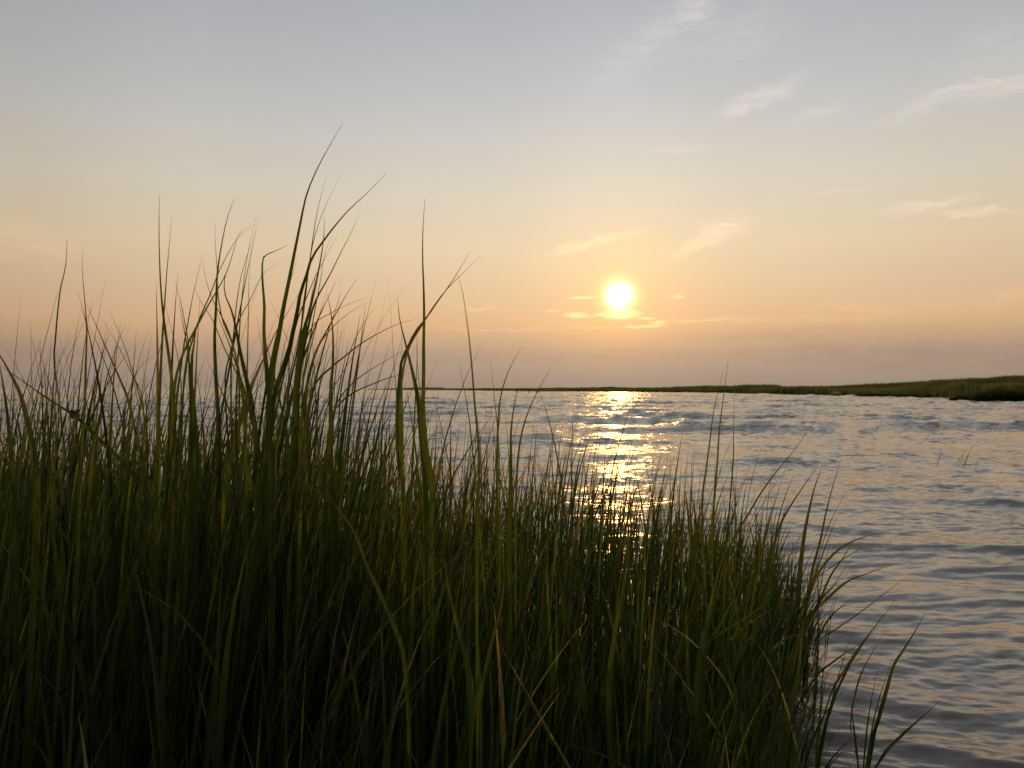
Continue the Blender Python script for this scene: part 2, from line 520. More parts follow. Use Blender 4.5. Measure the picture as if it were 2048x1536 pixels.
def grown_leaves(base, length, az0, lean0, bend, width, tint, rng, segs=9):
    """Leaves that leave base at angle lean0 from vertical towards azimuth az0 and bend over by a further angle."""
    n = len(base)
    t = np.linspace(0, 1, segs)
    lean = lean0[:, None] + bend[:, None] * t[None] ** 1.7
    step = length[:, None] / (segs - 1)
    azs = az0[:, None] + rng.normal(0, 0.12, n)[:, None] * t[None]
    dx = np.sin(lean) * np.cos(azs) * step
    dyy = np.sin(lean) * np.sin(azs) * step
    dz = np.cos(lean) * step
    P = np.stack([np.cumsum(dx, 1) - dx[:, :1], np.cumsum(dyy, 1) - dyy[:, :1], np.cumsum(dz, 1) - dz[:, :1]], -1) + base[:, None, :]
    prof = np.interp(t, [0, 0.12, 0.35, 0.6, 0.85, 1.0], [0.5, 0.9, 1.0, 0.72, 0.25, 0.02])
    W = width[:, None] * prof[None]
    tw = (az0 + math.pi / 2 + rng.normal(0, 0.5, n))[:, None] + rng.normal(0, 0.9, n)[:, None] * t[None]
    D = np.stack([np.cos(tw), np.sin(tw), np.zeros_like(tw)], -1)
    return ribbons(P, W, D, tint)


def merge(parts):
    off, V, Q, A = 0, [], [], {}
    for v, q, a in parts:
        V.append(v)
        Q.append(q + off)
        for k, x in a.items():
            A.setdefault(k, []).append(x)
        off += len(v)
    return np.concatenate(V), np.concatenate(Q), {k: np.concatenate(x) for k, x in A.items()}


def plant_height(x, y):
    """Height of the stand: tall clump left of the middle, shorter towards the open water."""
    tall = 0.42 * np.exp(-(((x + 0.62) / 0.42) ** 2 + ((y - 1.75) / 0.55) ** 2))
    tall += 0.14 * np.exp(-(((x + 1.6) / 0.8) ** 2 + ((y - 2.6) / 1.1) ** 2))
    left = 0.09 * np.clip((0.1 - x) / 1.0, 0, 1)
    return 0.80 + tall + left + 0.10 * vnoise(x * 0.9, y * 0.9, 31) - 0.13 * np.clip((y - 2.5) / 2.5, 0, 1) - 0.08 * np.clip((x - 0.4) / 0.8, 0, 1)


def build_grass_mass():
    rng = np.random.default_rng(23)
    x = rng.uniform(-7.5, 1.5, 60000)
    y = rng.uniform(0.7, 7.6, 60000)
    s = signed_inside(x, y, BED)
    dens = np.clip(s / np.where((y > 2.6) & (x < 0.8), 0.95, 0.13), 0, 1) ** 0.9 * (0.72 + 0.28 * vnoise(x * 2.3, y * 2.3, 41))
    wedge = np.abs(x) < 0.78 * y + 0.9                       # only what the place shows from near the camera
    keep = (rng.uniform(0, 1, x.size) < dens * np.where(y < 2.4, 0.60, 0.46 + 0.06 * np.clip(-x / 0.6, 0, 1))) & (s > -0.02) & wedge & (np.hypot(x, y) > 1.05)
    x, y, s = x[keep], y[keep], s[keep]
    hgt = plant_height(x, y) * rng.normal(0.93, 0.17, x.size) * (0.72 + 0.28 * np.clip(s / 0.5, 0, 1))
    hgt *= np.where((rng.uniform(0, 1, x.size) < 0.09) & (x < -0.12 * y), rng.uniform(1.08, 1.22, x.size), 1.0)
    hgt = np.clip(hgt, 0.25, np.where((x < -0.95 * 0.62 * y) & (y < 2.2), 1.02, np.where(x > -0.1, 0.92, 1.3)))
    near = np.clip((np.hypot(x, y) - 1.0) / 1.3, 0.0, 1)      # trodden lower right at the path edge
    hgt *= 0.74 + 0.26 * near
    parts = []
    nl = 5
    for k in range(nl):
        f = k / (nl - 1)
        n = x.size
        sel = rng.uniform(0, 1, n) < (0.95 if k > 1 else 0.7)
        xs, ys, hs = x[sel], y[sel], hgt[sel]
        m = xs.size
        az = rng.uniform(-math.pi, math.pi, m)
        windy = rng.uniform(0, 1, m) < 0.62
        az = np.where(windy, rng.normal(0.1, 0.7, m), az)
        z0 = hs * (0.05 + 0.45 * f) * rng.uniform(0.8, 1.1, m)
        L = hs * (0.62 + 0.02 * f) * rng.uniform(0.75, 1.15, m)
        lean0 = np.abs(rng.normal(0.06, 0.06, m)) + 0.05 * (1 - f)
        edge = np.clip((xs / ys - 0.22) / 0.14, 0, 1) * np.clip((4.4 - ys) / 0.8, 0, 1)
        az = np.where(rng.uniform(0, 1, m) < 0.7 * edge, rng.normal(-0.1, 0.5, m), az)
        bend = np.abs(rng.normal(0.36 + 0.35 * edge, 0.28, m)) * (1.15 - 0.5 * f)
        wd = (0.0055 + 0.0105 * rng.beta(1.2, 2.0, m)) * (0.8 + 0.25 * (hs > 0.9))
        wd *= np.interp(np.hypot(xs, ys), [1.6, 2.8], [1.0, 0.74])          # the outer, younger stand has finer leaves
        drift = rng.normal(0, 0.012, (m, 2))
        tint = np.where(rng.uniform(0, 1, m) < (0.05 if k < 2 else 0.012), 1.0, 0.9 * rng.beta(0.55, 1.15, m))
        base = np.stack([xs + drift[:, 0] + 0.06 * z0 * 1.0, ys + drift[:, 1], z0 + 0.02], -1)
        parts.append(grown_leaves(base, L, az, lean0, bend, wd, tint, rng))
    # stems
    n = x.size
    base = np.stack([x, y, np.full(n, -0.03)], -1)
    parts.append(grown_leaves(base, hgt * 0.66, rng.normal(0.1, 0.6, n), np.abs(rng.normal(0.04, 0.04, n)), np.full(n, 0.06),
                              rng.uniform(0.004, 0.008, n), rng.uniform(0, 0.5, n), rng, 5))
    # a few dead straws lying over
    m = 500
    k = rng.integers(0, n, m)
    parts.append(grown_leaves(np.stack([x[k], y[k], rng.uniform(0.1, 0.4, m)], -1), rng.uniform(0.3, 0.6, m), rng.uniform(-3.1, 3.1, m), rng.uniform(0.3, 1.0, m),
                              rng.uniform(0, 0.8, m), rng.uniform(0.003, 0.006, m), np.full(m, 1.0), rng))
    V, Q, A = merge(parts)
    o = mesh_object('marsh_grass', V, Q, M_GRASS, attr=A)
    return tag(o, 'dense dark green marsh grass filling the near bank', 'grass', kind='stuff')


build_grass_mass()


# ------------------------------------------------------------------ individual tall plants on the near bank
def spline(pts, n):
    """Centripetal-like resample of a polyline through Catmull-Rom."""
    pts = np.asarray(pts, float)
    seg = np.linalg.norm(np.diff(pts, axis=0), axis=1)
    u = np.concatenate([[0], np.cumsum(np.sqrt(seg + 1e-9))])
    u /= u[-1]
    m = np.gradient(pts, u, axis=0)
    out = []
    for t in np.linspace(0, 1, n):
        i = min(np.searchsorted(u, t, side='right') - 1, len(u) - 2)
        h = u[i + 1] - u[i]
        a = (t - u[i]) / h
        out.append((2 * a**3 - 3 * a**2 + 1) * pts[i] + (a**3 - 2 * a**2 + a) * h * m[i] + (-2 * a**3 + 3 * a**2) * pts[i + 1] + (a**3 - a**2) * h * m[i + 1])
    return np.array(out)


PLANT_GROUP = 'tall grass plants standing out of the near bank'


def cordgrass(label, bx, by, leaves, rng, stem=0.42):
    """One plant: a stem with its leaves. Each leaf: (points from tip down as photo pixels, width in pixels, distance, distance change to the tip)."""
    root = bpy.data.objects.new('cordgrass_plant', None)
    COL.objects.link(root)
    root.location = (bx, by, 0.0)
    root.empty_display_size = 0.1
    tag(root, label, 'grass plant', PLANT_GROUP)
    org = np.array([bx, by, 0.0])
    joint = 0.0
    for i, (pts, wpx, d, dt) in enumerate(leaves):
        pts = pts[::-1]                                        # root end first
        n = len(pts)
        tt = np.linspace(0, 1, n)
        W3 = [pix(p[0], p[1], d + dt * u ** 1.5) for p, u in zip(pts, tt)]
        low = W3[0]
        z0 = min(0.10 + 0.06 * i + rng.uniform(0, 0.08), stem, max(low[2] * 0.5, 0.03))
        foot = org + np.array([0.03 * z0, 0.0, z0])
        if low[2] < 0.25:                                      # rises straight out of the ground below its lowest seen point
            step = (low - W3[1]) / max(W3[1][2] - low[2], 0.03)
            step = np.clip(step, -0.6, 0.6)
            foot = low + np.array([step[0], step[1], -1.0]) * (low[2] + 0.06)
            mids = [foot]
        else:
            joint = max(joint, z0)
            mids = [foot, foot * 0.62 + low * 0.38 + np.array([0, 0, 0.05 * (low[2] - z0)])] if low[2] - z0 > 0.12 else [foot]
        line = spline(np.array(mids + W3), 34)
        t = np.linspace(0, 1, 34)
        w = wpx * d / FPX * np.interp(t, [0, 0.2, 0.45, 0.65, 0.85, 1.0], [0.42, 0.66, 0.95, 0.68, 0.30, 0.05])
        face = rng.normal(0.0, 0.35) + rng.normal(0, 0.5) * t
        D = np.stack([np.cos(face), np.sin(face), np.zeros_like(face)], -1)
        v, q, A = ribbons((line - org)[None], w[None], D[None], [rng.uniform(0.15, 0.75)], 0.3)
        mesh_object('leaf', v, q, M_GRASS, root, attr=A)
    if joint == 0.0:
        return root
    # stem: a tapering tube
    k, s = 7, 6
    zz = np.linspace(-0.05, joint + 0.03, s)
    rad = np.linspace(0.0045, 0.003, s)
    a = np.linspace(0, 2 * math.pi, k, endpoint=False)
    V = np.stack([np.stack([np.cos(a) * r + 0.03 * z, np.sin(a) * r, np.full(k, z)], -1) for z, r in zip(zz, rad)])
    idx = np.arange(s * k).reshape(s, k)
    q = np.stack([idx[:-1], np.roll(idx[:-1], -1, 1), np.roll(idx[1:], -1, 1), idx[1:]], -1).reshape(-1, 4)
    tv = np.full(s * k, 0.35)
    mesh_object('stem', V.reshape(-1, 3), q, M_GRASS, root, attr={'tint': tv, 'along': tv * 0, 'across': tv})
    return root


PLANTS = [
    ('grass plant with the tallest blade of all, reaching highest into the sky', 545, 1.5, [
        ([(686, 246), (660, 290), (633, 341), (613, 391), (602, 442), (588, 512), (578, 563), (566, 622), (557, 676), (547, 727), (541, 778), (536, 850)], 11, 1.5, 0.05),
        ([(580, 512), (555, 528), (528, 545), (500, 600), (478, 640), (462, 700), (450, 760)], 4, 1.55, 0.1)]),
    ('grass plant with a broad blade sharply folded over at its tip', 535, 1.42, [
        ([(579, 488), (555, 500), (535, 508), (527, 514), (524, 530), (525, 570), (528, 610), (527, 661), (529, 700), (533, 747), (537, 800), (540, 880)], 13, 1.42, -0.03),
        ([(588, 625), (575, 665), (563, 720), (556, 790)], 4, 1.42, 0.05)]),
    ('grass plant with a broad arching blade sweeping right below the tallest one', 555, 1.45, [
        ([(773, 346), (733, 387), (698, 419), (674, 446), (647, 481), (623, 516), (612, 552), (600, 587), (594, 622), (584, 669), (575, 712), (557, 759), (547, 800), (540, 880)], 12, 1.45, 0.1),
        ([(683, 346), (659, 395), (639, 442), (627, 481), (619, 524), (612, 580), (603, 650), (590, 720), (575, 800)], 5, 1.5, 0.0),
        ([(655, 349), (643, 387), (633, 430), (625, 481), (617, 540), (608, 600), (600, 680), (590, 760)], 5, 1.48, 0.0)]),
    ('grass plant with a straight slanting blade right of the arching one', 592, 1.55, [
        ([(720, 426), (702, 466), (682, 505), (659, 552), (639, 587), (627, 614), (619, 645), (608, 700), (600, 747), (592, 800), (585, 880)], 9, 1.55, 0.1),
        ([(649, 434), (647, 481), (639, 532), (631, 571), (619, 622), (606, 669), (600, 727), (594, 786)], 10, 1.52, 0.0),
        ([(665, 470), (650, 505), (642, 555), (630, 620), (618, 690), (606, 770)], 4, 1.56, 0.0)]),
    ('grass plant with three thin blades fanning out to the right over the waterline', 612, 1.6, [
        ([(718, 553), (694, 587), (670, 630), (651, 665), (631, 704), (619, 747), (608, 800), (600, 880)], 9, 1.6, 0.1),
        ([(760, 598), (721, 612), (686, 635), (659, 661), (639, 688), (623, 727), (612, 790)], 5, 1.62, 0.15),
        ([(743, 594), (702, 606), (662, 626), (631, 645), (612, 680), (600, 740)], 4, 1.58, 0.1)]),
    ('grass plant with a broad blade whose thin tip curls back to the right', 500, 1.5, [
        ([(461, 524), (449, 559), (451, 591), (461, 614), (471, 649), (478, 688), (488, 735), (502, 800), (512, 880)], 12, 1.5, 0.0),
        ([(388, 575), (402, 604), (425, 640), (450, 700), (480, 770)], 4, 1.5, 0.1)]),
    ('grass plant with a forked pair of fine upright blades left of the folded one', 432, 1.55, [
        ([(470, 395), (455, 434), (441, 501), (434, 552), (432, 610), (429, 669), (430, 727), (434, 800), (438, 880)], 9, 1.55, 0.05),
        ([(430, 442), (431, 493), (434, 536), (436, 590), (445, 640), (465, 688), (478, 745), (488, 810)], 5, 1.55, 0.0),
        ([(406, 518), (412, 560), (428, 605), (452, 650), (468, 700), (478, 770)], 4, 1.58, 0.05)]),
    ('grass plant with a long blade slanting right across its neighbours', 352, 1.6, [
        ([(484, 458), (475, 475), (455, 540), (437, 575), (414, 614), (391, 657), (367, 704), (353, 747), (346, 800), (342, 880)], 8, 1.6, 0.1),
        ([(508, 448), (480, 470), (460, 500), (437, 545), (420, 590), (402, 630), (385, 680), (370, 740)], 4, 1.6, 0.1)]),
    ('grass plant with a short broad yellow green blade and hair thin tip', 383, 1.45, [
        ([(393, 649), (390, 675), (385, 710), (383, 750), (383, 800), (386, 880)], 15, 1.45, 0.0),
        ([(350, 562), (361, 602), (371, 653), (377, 692), (378, 747), (381, 800)], 6, 1.47, 0.0)]),
    ('grass plant with two straight fine blades close together above the clump', 478, 1.6, [
        ([(513, 430), (500, 485), (490, 540), (482, 610), (478, 669), (475, 727), (472, 800)], 7, 1.6, 0.05),
        ([(505, 493), (498, 552), (497, 610), (495, 688), (494, 747), (492, 820)], 6, 1.62, 0.0),
        ([(512, 465), (498, 500), (484, 545), (474, 600), (468, 660), (462, 740)], 4, 1.6, 0.05)]),
    ('grass plant with one lone upright blade, third lone tip from the frame side', 346, 1.5, [
        ([(319, 389), (318, 454), (320, 544), (324, 606), (330, 657), (337, 708), (343, 755), (346, 800), (350, 890)], 8, 1.5, 0.0),
        ([(327, 585), (334, 625), (345, 668), (355, 715), (362, 780)], 6, 1.52, 0.0)]),
    ('grass plant with a lone wavy blade, first lone tip from the frame side', 130, 1.45, [
        ([(134, 478), (131, 532), (121, 575), (114, 630), (110, 676), (107, 708), (109, 747), (117, 800), (125, 876), (135, 962)], 13, 1.45, 0.0)]),
    ('grass plant with a lone blade parted in two, second lone tip from the frame side', 160, 1.5, [
        ([(166, 490), (164, 532), (167, 575), (171, 626), (173, 669), (171, 720), (169, 800), (162, 896), (156, 970)], 9, 1.5, 0.0),
        ([(172, 606), (195, 657), (219, 712), (238, 755), (256, 800), (273, 876), (291, 939), (300, 1000)], 9, 1.5, 0.02)]),
    ('grass plant with crossing thin blades low over the sea horizon', 235, 1.7, [
        ([(252, 647), (230, 700), (212, 760), (200, 830), (190, 920)], 6, 1.7, 0.0),
        ([(215, 614), (240, 670), (258, 720), (275, 780), (290, 850)], 6, 1.72, 0.0),
        ([(196, 624), (235, 690), (262, 745), (285, 800)], 4, 1.7, 0.0),
        ([(308, 708), (280, 735), (262, 770), (250, 820)], 4, 1.72, 0.0)]),
    ('grass plant with wide drooping blades cut off by the frame side', 30, 1.25, [
        ([(-20, 690), (0, 712), (20, 747), (39, 786), (51, 829), (64, 892), (72, 962)], 17, 1.25, 0.0),
        ([(-6, 705), (6, 770), (14, 830), (20, 900), (26, 980)], 18, 1.22, 0.0),
        ([(62, 641), (62, 690), (63, 750), (66, 820), (72, 900)], 5, 1.3, 0.0),
        ([(76, 692), (90, 740), (104, 790), (112, 850)], 6, 1.3, 0.0)]),
    ('grass plant with one thick stray blade leaning down across the stand at left', 330, 1.35, [
        ([(0, 730), (45, 762), (100, 800), (150, 832), (200, 880), (250, 930), (290, 990)], 11, 1.35, 0.05)]),
    ('grass plant with a straight spear blade standing alone left of the sun', 862, 1.65, [
        ([(850, 397), (846, 454), (845, 512), (847, 571), (848, 630), (847, 688), (847, 747), (846, 817), (852, 895), (860, 942), (864, 1010)], 10, 1.65, 0.0),
        ([(838, 625), (833, 680), (836, 740), (842, 800), (850, 880)], 4, 1.66, 0.0)]),
    ('grass plant with two long blades crossing near their tips above the water', 805, 1.7, [
        ([(941, 503), (916, 544), (893, 579), (873, 606), (854, 634), (830, 665), (815, 696), (803, 723), (799, 759), (795, 800), (796, 919), (807, 981)], 7.5, 1.7, 0.1),
        ([(962, 511), (924, 548), (893, 579), (869, 610), (842, 653), (819, 692), (806, 740), (800, 800), (802, 900)], 6, 1.72, 0.15)]),
    ('grass plant with a broad short blade leaning left beside the spear blade', 845, 1.6, [
        ([(795, 596), (799, 637), (809, 680), (819, 720), (828, 759), (836, 800), (843, 880), (850, 950)], 13, 1.6, 0.0),
        ([(776, 553), (780, 602), (784, 661), (787, 720), (791, 774), (796, 850)], 5, 1.62, 0.0)]),
    ('grass plant with long thin blades arching low to the right over the water', 640, 1.7, [
        ([(838, 637), (799, 647), (760, 665), (721, 688), (690, 712), (662, 735), (631, 766), (618, 810)], 5, 1.7, 0.15),
        ([(870, 745), (830, 746), (790, 752), (745, 768), (700, 790), (665, 830)], 4, 1.72, 0.15),
        ([(835, 690), (800, 705), (765, 725), (725, 750), (690, 782), (665, 830)], 4, 1.7, 0.1)]),
    ('grass plant with a short sword blade upright below the drooping thin ones', 662, 1.55, [
        ([(655, 589), (662, 626), (666, 669), (666, 727), (662, 778), (662, 850)], 11, 1.55, 0.0),
        ([(752, 612), (728, 645), (705, 690), (690, 740), (680, 800)], 4, 1.58, 0.1)]),
    ('grass plant with one blurred purple blade bowing left, nearest the spear blade', 954, 1.1, [
        ([(914, 548), (924, 579), (932, 630), (938, 676), (944, 739), (950, 817), (956, 876), (958, 950), (954, 1052)], 7, 1.1, 0.0)]),
    ('grass plant with a thin dark blade curving right over the far shoreline', 998, 1.8, [
        ([(1046, 690), (1028, 720), (1012, 755), (1001, 794), (997, 833), (994, 900)], 6, 1.8, 0.05),
        ([(918, 722), (925, 760), (934, 810), (942, 870)], 4, 1.85, 0.0),
        ([(980, 715), (985, 760), (990, 810), (996, 870)], 4, 1.85, 0.0)]),
    ('grass plant with a broad dark spear blade left of the sun glitter', 1022, 1.7, [
        ([(1036, 775), (1028, 813), (1022, 864), (1022, 934), (1020, 1012), (1018, 1080)], 11, 1.7, 0.0),
        ([(1106, 730), (1085, 765), (1062, 810), (1045, 860), (1035, 930)], 5, 1.75, 0.05)]),
    ('grass plant with a stiff purple stalk leaning far right over the water', 1440, 1.9, [
        ([(1652, 800), (1621, 853), (1585, 905), (1552, 945), (1523, 985), (1497, 1029), (1475, 1065), (1455, 1110)], 6, 1.9, 0.1)]),
    ('grass plant with a pair of thin upright stalks crossing the shoreline', 1420, 2.2, [
        ([(1457, 718), (1452, 755), (1446, 802), (1439, 857), (1435, 919), (1430, 980), (1425, 1050)], 5, 2.2, 0.0),
        ([(1447, 737), (1439, 773), (1428, 820), (1421, 875), (1413, 937), (1405, 1000)], 6, 2.15, 0.0),
        ([(1468, 784), (1468, 830), (1467, 870), (1467, 912), (1462, 980)], 3.5, 2.25, 0.0)]),
    ('grass plant with a broad dark upright blade at the water edge of the bed', 1590, 3.0, [
        ([(1645, 932), (1631, 970), (1621, 1010), (1610, 1065), (1603, 1120), (1598, 1175), (1592, 1261), (1588, 1320)], 12, 3.0, 0.0),
        ([(1640, 925), (1612, 965), (1585, 1005), (1560, 1050), (1545, 1110), (1540, 1180)], 7, 3.05, 0.0)]),
    ('grass plant with a thin straight stalk leaning past the broad dark upright blade', 1604, 2.9, [
        ([(1682, 917), (1665, 974), (1651, 1029), (1640, 1083), (1625, 1138), (1614, 1204), (1603, 1261), (1598, 1320)], 7, 2.9, 0.0),
        ([(1679, 1020), (1664, 1060), (1645, 1110), (1625, 1170), (1610, 1240)], 6, 2.92, 0.0)]),
    ('grass plant with long blades sweeping low to the right over the near water', 1608, 3.1, [
        ([(1811, 1155), (1767, 1189), (1720, 1226), (1672, 1259), (1640, 1281), (1615, 1310)], 8, 3.1, -0.1),
        ([(1786, 1128), (1738, 1146), (1694, 1164), (1651, 1201), (1621, 1230), (1606, 1270)], 7, 3.1, -0.05),
        ([(1780, 1066), (1735, 1072), (1700, 1085), (1665, 1110), (1635, 1150), (1612, 1210)], 6, 3.15, 0.0),
        ([(1710, 1075), (1690, 1110), (1662, 1150), (1640, 1200), (1620, 1250)], 6, 3.05, 0.0)]),
    ('grass plant with a thick dark blade standing in the water, last to the right', 1738, 2.35, [
        ([(1851, 1225), (1830, 1263), (1808, 1299), (1789, 1329), (1775, 1376), (1760, 1431), (1746, 1475), (1735, 1536)], 10, 2.35, 0.0),
        ([(1789, 1299), (1775, 1347), (1760, 1394), (1749, 1438), (1738, 1500)], 8, 2.35, 0.0),
        ([(1884, 1398), (1840, 1438), (1811, 1464), (1775, 1500), (1753, 1533)], 7, 2.33, -0.05),
        ([(1762, 1312), (1747, 1380), (1736, 1450), (1728, 1530)], 8, 2.36, 0.0),
        ([(1785, 1330), (1767, 1400), (1750, 1470), (1740, 1530)], 9, 2.34, 0.0),
        ([(1700, 1390), (1706, 1440), (1712, 1490), (1718, 1540)], 6, 2.35, 0.0)]),
    ('grass plant with sparse hair thin stalks slanting over the ripples', 1640, 2.7, [
        ([(1793, 1197), (1756, 1245), (1720, 1292), (1687, 1343), (1665, 1380), (1648, 1430)], 5, 2.7, 0.0),
        ([(1770, 1260), (1742, 1310), (1722, 1350), (1708, 1400), (1700, 1460)], 5, 2.7, 0.0),
        ([(1735, 1278), (1700, 1300), (1665, 1325), (1635, 1350)], 5, 2.72, 0.0),
        ([(1640, 1245), (1636, 1300), (1632, 1360), (1628, 1420)], 8, 2.68, 0.0)]),
    ('grass plant with a pale arched blade bowed left before the dark stand', 835, 1.15, [
        ([(558, 935), (625, 974), (672, 1013), (711, 1068), (734, 1130), (762, 1189), (785, 1243), (806, 1300)], 10.5, 1.15, -0.08)]),
    ('grass plant with a broad leaning blade bowed left in the shaded middle', 930, 1.2, [
        ([(888, 1115), (898, 1180), (912, 1240), (928, 1300), (938, 1350), (944, 1400)], 17, 1.2, 0.0),
        ([(1010, 1120), (1005, 1200), (985, 1280), (968, 1360), (955, 1440)], 13, 1.2, 0.0)]),
    ('grass plant with a broad sunlit yellow green blade below the sun glitter', 1225, 1.5, [
        ([(1262, 1050), (1256, 1110), (1248, 1170), (1236, 1240), (1224, 1310), (1218, 1400)], 13, 1.5, 0.0),
        ([(1115, 1100), (1122, 1170), (1134, 1240), (1150, 1310), (1165, 1390)], 13, 1.5, 0.0)]),
    ('grass plant with a broad sunlit blade leaning right near the water edge', 1400, 1.55, [
        ([(1452, 1110), (1440, 1160), (1425, 1215), (1410, 1270), (1400, 1330), (1394, 1420)], 19, 1.55, 0.0),
        ([(1480, 1150), (1465, 1200), (1440, 1250), (1412, 1300)], 9, 1.55, 0.0),
        ([(1545, 1195), (1500, 1230), (1450, 1262), (1412, 1290)], 11, 1.5, -0.05)]),
    ('grass plant with a yellow green blade standing beside the dark ripples', 1585, 1.9, [
        ([(1606, 1240), (1602, 1300), (1594, 1360), (1580, 1420), (1570, 1490), (1562, 1560)], 16, 1.9, 0.0),
        ([(1610, 1265), (1585, 1272), (1555, 1290), (1535, 1320)], 11, 1.9, -0.05)]),
    ('grass plant with one dead straw tipped over at the foot of the picture', 1270, 1.1, [
        ([(1105, 1482), (1150, 1492), (1200, 1508), (1245, 1530), (1275, 1560)], 6, 1.1, 0.0)]),
    ('grass plant with pale bent straws in the darkest corner of the stand', 110, 1.1, [
        ([(-10, 1250), (30, 1290), (65, 1330), (95, 1362), (120, 1400)], 6, 1.1, 0.0),
        ([(-10, 1420), (30, 1445), (70, 1485), (95, 1530)], 6, 1.1, 0.0),
        ([(100, 1175), (128, 1220), (145, 1280), (160, 1350), (172, 1430)], 10, 1.12, 0.0)]),
]
_rng = np.random.default_rng(77)
for label, bpx, bd, leaves in PLANTS:
    bx = (bpx - 1024.0) / FPX * bd
    cordgrass(label, bx, bd, leaves, _rng)


# ------------------------------------------------------------------ sprigs standing in the open water
def sprig(label, px, py_base, d, tips, rng):
    x0 = pix(px, py_base, d)
    parts = []
    for k, (tx, ty, off) in enumerate(tips):
        b = np.array([x0[0] + off, d + rng.uniform(-0.03, 0.03), -0.06])
        tip = pix(tx, ty, d + rng.uniform(-0.05, 0.05))
        mid = b * 0.45 + tip * 0.55 + np.array([-0.012, 0, 0.01])
        line = spline(np.array([b, mid, tip]), 12)
        t = np.linspace(0, 1, 12)
        w = 0.007 * np.interp(t, [0, 0.4, 1], [0.8, 1, 0.15])
        D = np.tile(np.array([1.0, 0.2, 0.0]), (12, 1))
        parts.append(ribbons((line - x0)[None], w[None], D[None], [rng.uniform(0.3, 0.9)]))
    V, Q, A = merge(parts)
    o = mesh_object('grass_sprig', V, Q, M_GRASS, attr=A)
    o.location = tuple(x0)
    return tag(o, label, 'grass sprig', 'grass sprigs standing in open water')


sprig('single thin grass sprig in open water, nearest the bank', 1874, 923, 12.4, [(1886, 898, 0.0), (1879, 910, 0.01)], _rng)
sprig('bushiest grass sprig of several stems in open water', 1920, 926, 12.1,
      [(1931, 900, -0.06), (1951, 886, 0.02), (1938, 905, 0.05), (1924, 908, -0.03), (1944, 896, 0.08), (1936, 893, -0.02), (1928, 904, 0.03), (1947, 902, 0.05)], _rng)
sprig('short leaning grass sprig in open water beside the bushiest one', 1948, 932, 11.6, [(1966, 908, 0.0), (1958, 915, 0.015)], _rng)


# ------------------------------------------------------------------ old posts in the water
def post(label, px, top, bottom, width, lean=0.0, group=None, broken=0.15, seed=0):
    d = CAM_H * FPX / (bottom - HORIZON)
    r = width * d / FPX / 2
    h = (bottom - top) * d / FPX
    rng = np.random.default_rng(seed)
    k, zs = 14, np.concatenate([[-0.8], np.linspace(0, h, 7)])
    a = np.linspace(0, 2 * math.pi, k, endpoint=False)
    rag = rng.uniform(-broken, 0.05, k) * h
    lob = 1 + 0.10 * np.sin(3 * a + seed) + rng.normal(0, 0.05, k)
    rings = []
    for i, z in enumerate(zs):
        f = max(z, 0) / h
        zz = z + (rag if i == len(zs) - 1 else 0)
        rr = r * lob * (1.06 - 0.14 * f)
        rings.append(np.stack([np.cos(a) * rr + lean * z, np.sin(a) * rr, np.broadcast_to(zz, (k,))], -1))
    V = np.concatenate(rings + [np.array([[lean * h, 0, h * (1 - broken)]])])
    idx = np.arange(len(zs) * k).reshape(len(zs), k)
    q = np.stack([idx[:-1], np.roll(idx[:-1], -1, 1), np.roll(idx[1:], -1, 1), idx[1:]], -1).reshape(-1, 4)
    c = len(V) - 1
    cap = np.stack([idx[-1], np.roll(idx[-1], -1), np.full(k, c), np.full(k, c)], -1)
    me = bpy.data.meshes.new('wooden_post')
    faces = [tuple(map(int, f)) for f in q] + [tuple(map(int, f[:3])) for f in cap]
    me.from_pydata([tuple(map(float, v)) for v in V], [], faces)
    me.materials.append(M_WOOD)
    o = bpy.data.objects.new('wooden_post', me)
    COL.objects.link(o)
    o.location = ((px - 1024) / FPX * d, d, 0)
    return tag(o, label, 'post', group)


G = 'old wooden posts standing in the water'
post('thick dark broken post standing in the water behind the grass', 148, 818, 838, 18, 0.05, G, 0.3, 1)
post('slim dark upright post standing in the water behind the grass', 247, 820, 840, 5.5, 0.06, G, 0.06, 2)
post('low dark stump barely above the water behind the grass', 320, 823, 830, 8, 0.0, G, 0.4, 3)
G2 = 'tiny far posts off the shoreline'
for px, w, lb in [(1058, 2.2, 'tiny far post off the shoreline, first of four from the tall grass'), (1073, 1.8, 'tiny far post off the shoreline, second of four from the tall grass'),
                  (1077.5, 1.8, 'tiny far post off the shoreline, third of four from the tall grass'), (1035, 1.8, 'tiny far post standing apart off the low shoreline')]:
    post(lb, px, 782.0, 786.0, w, 0.0, G2, 0.1, int(px))


# ------------------------------------------------------------------ low marsh across the water
# water's edge: photograph column -> row; skyline of the vegetation: column -> row
EDGE = np.array([(735, 779.2), (800, 779.8), (900, 780.6), (1000, 782.0), (1100, 783.0), (1250, 784.0), (1400, 785.5), (1500, 787.5), (1600, 789.5), (1700, 791.5), (1800, 794.0),
                 (1860, 796.0), (1910, 799.0), (2048, 803.0), (2200, 808.0), (2500, 816.0)])
SKYL = np.array([(735, 778.6), (790, 776.2), (830, 774.6), (885, 774.4), (890, 776.2), (960, 776.0), (1060, 775.6), (1120, 775.4), (1200, 774.6), (1280, 773.6), (1345, 773.5), (1375, 772.8), (1450, 771.0),
                 (1550, 770.5), (1565, 773.0), (1600, 771.6), (1650, 773.2), (1720, 771.5), (1800, 769.5), (1850, 766.5), (1872, 761.5), (1930, 758.5), (1975, 755.5), (2012, 749.0), (2048, 746.0), (2200, 738.0), (2500, 724.0)])


def edge_dist(px):
    return CAM_H * FPX / (np.interp(px, EDGE[:, 0], EDGE[:, 1]) - HORIZON)


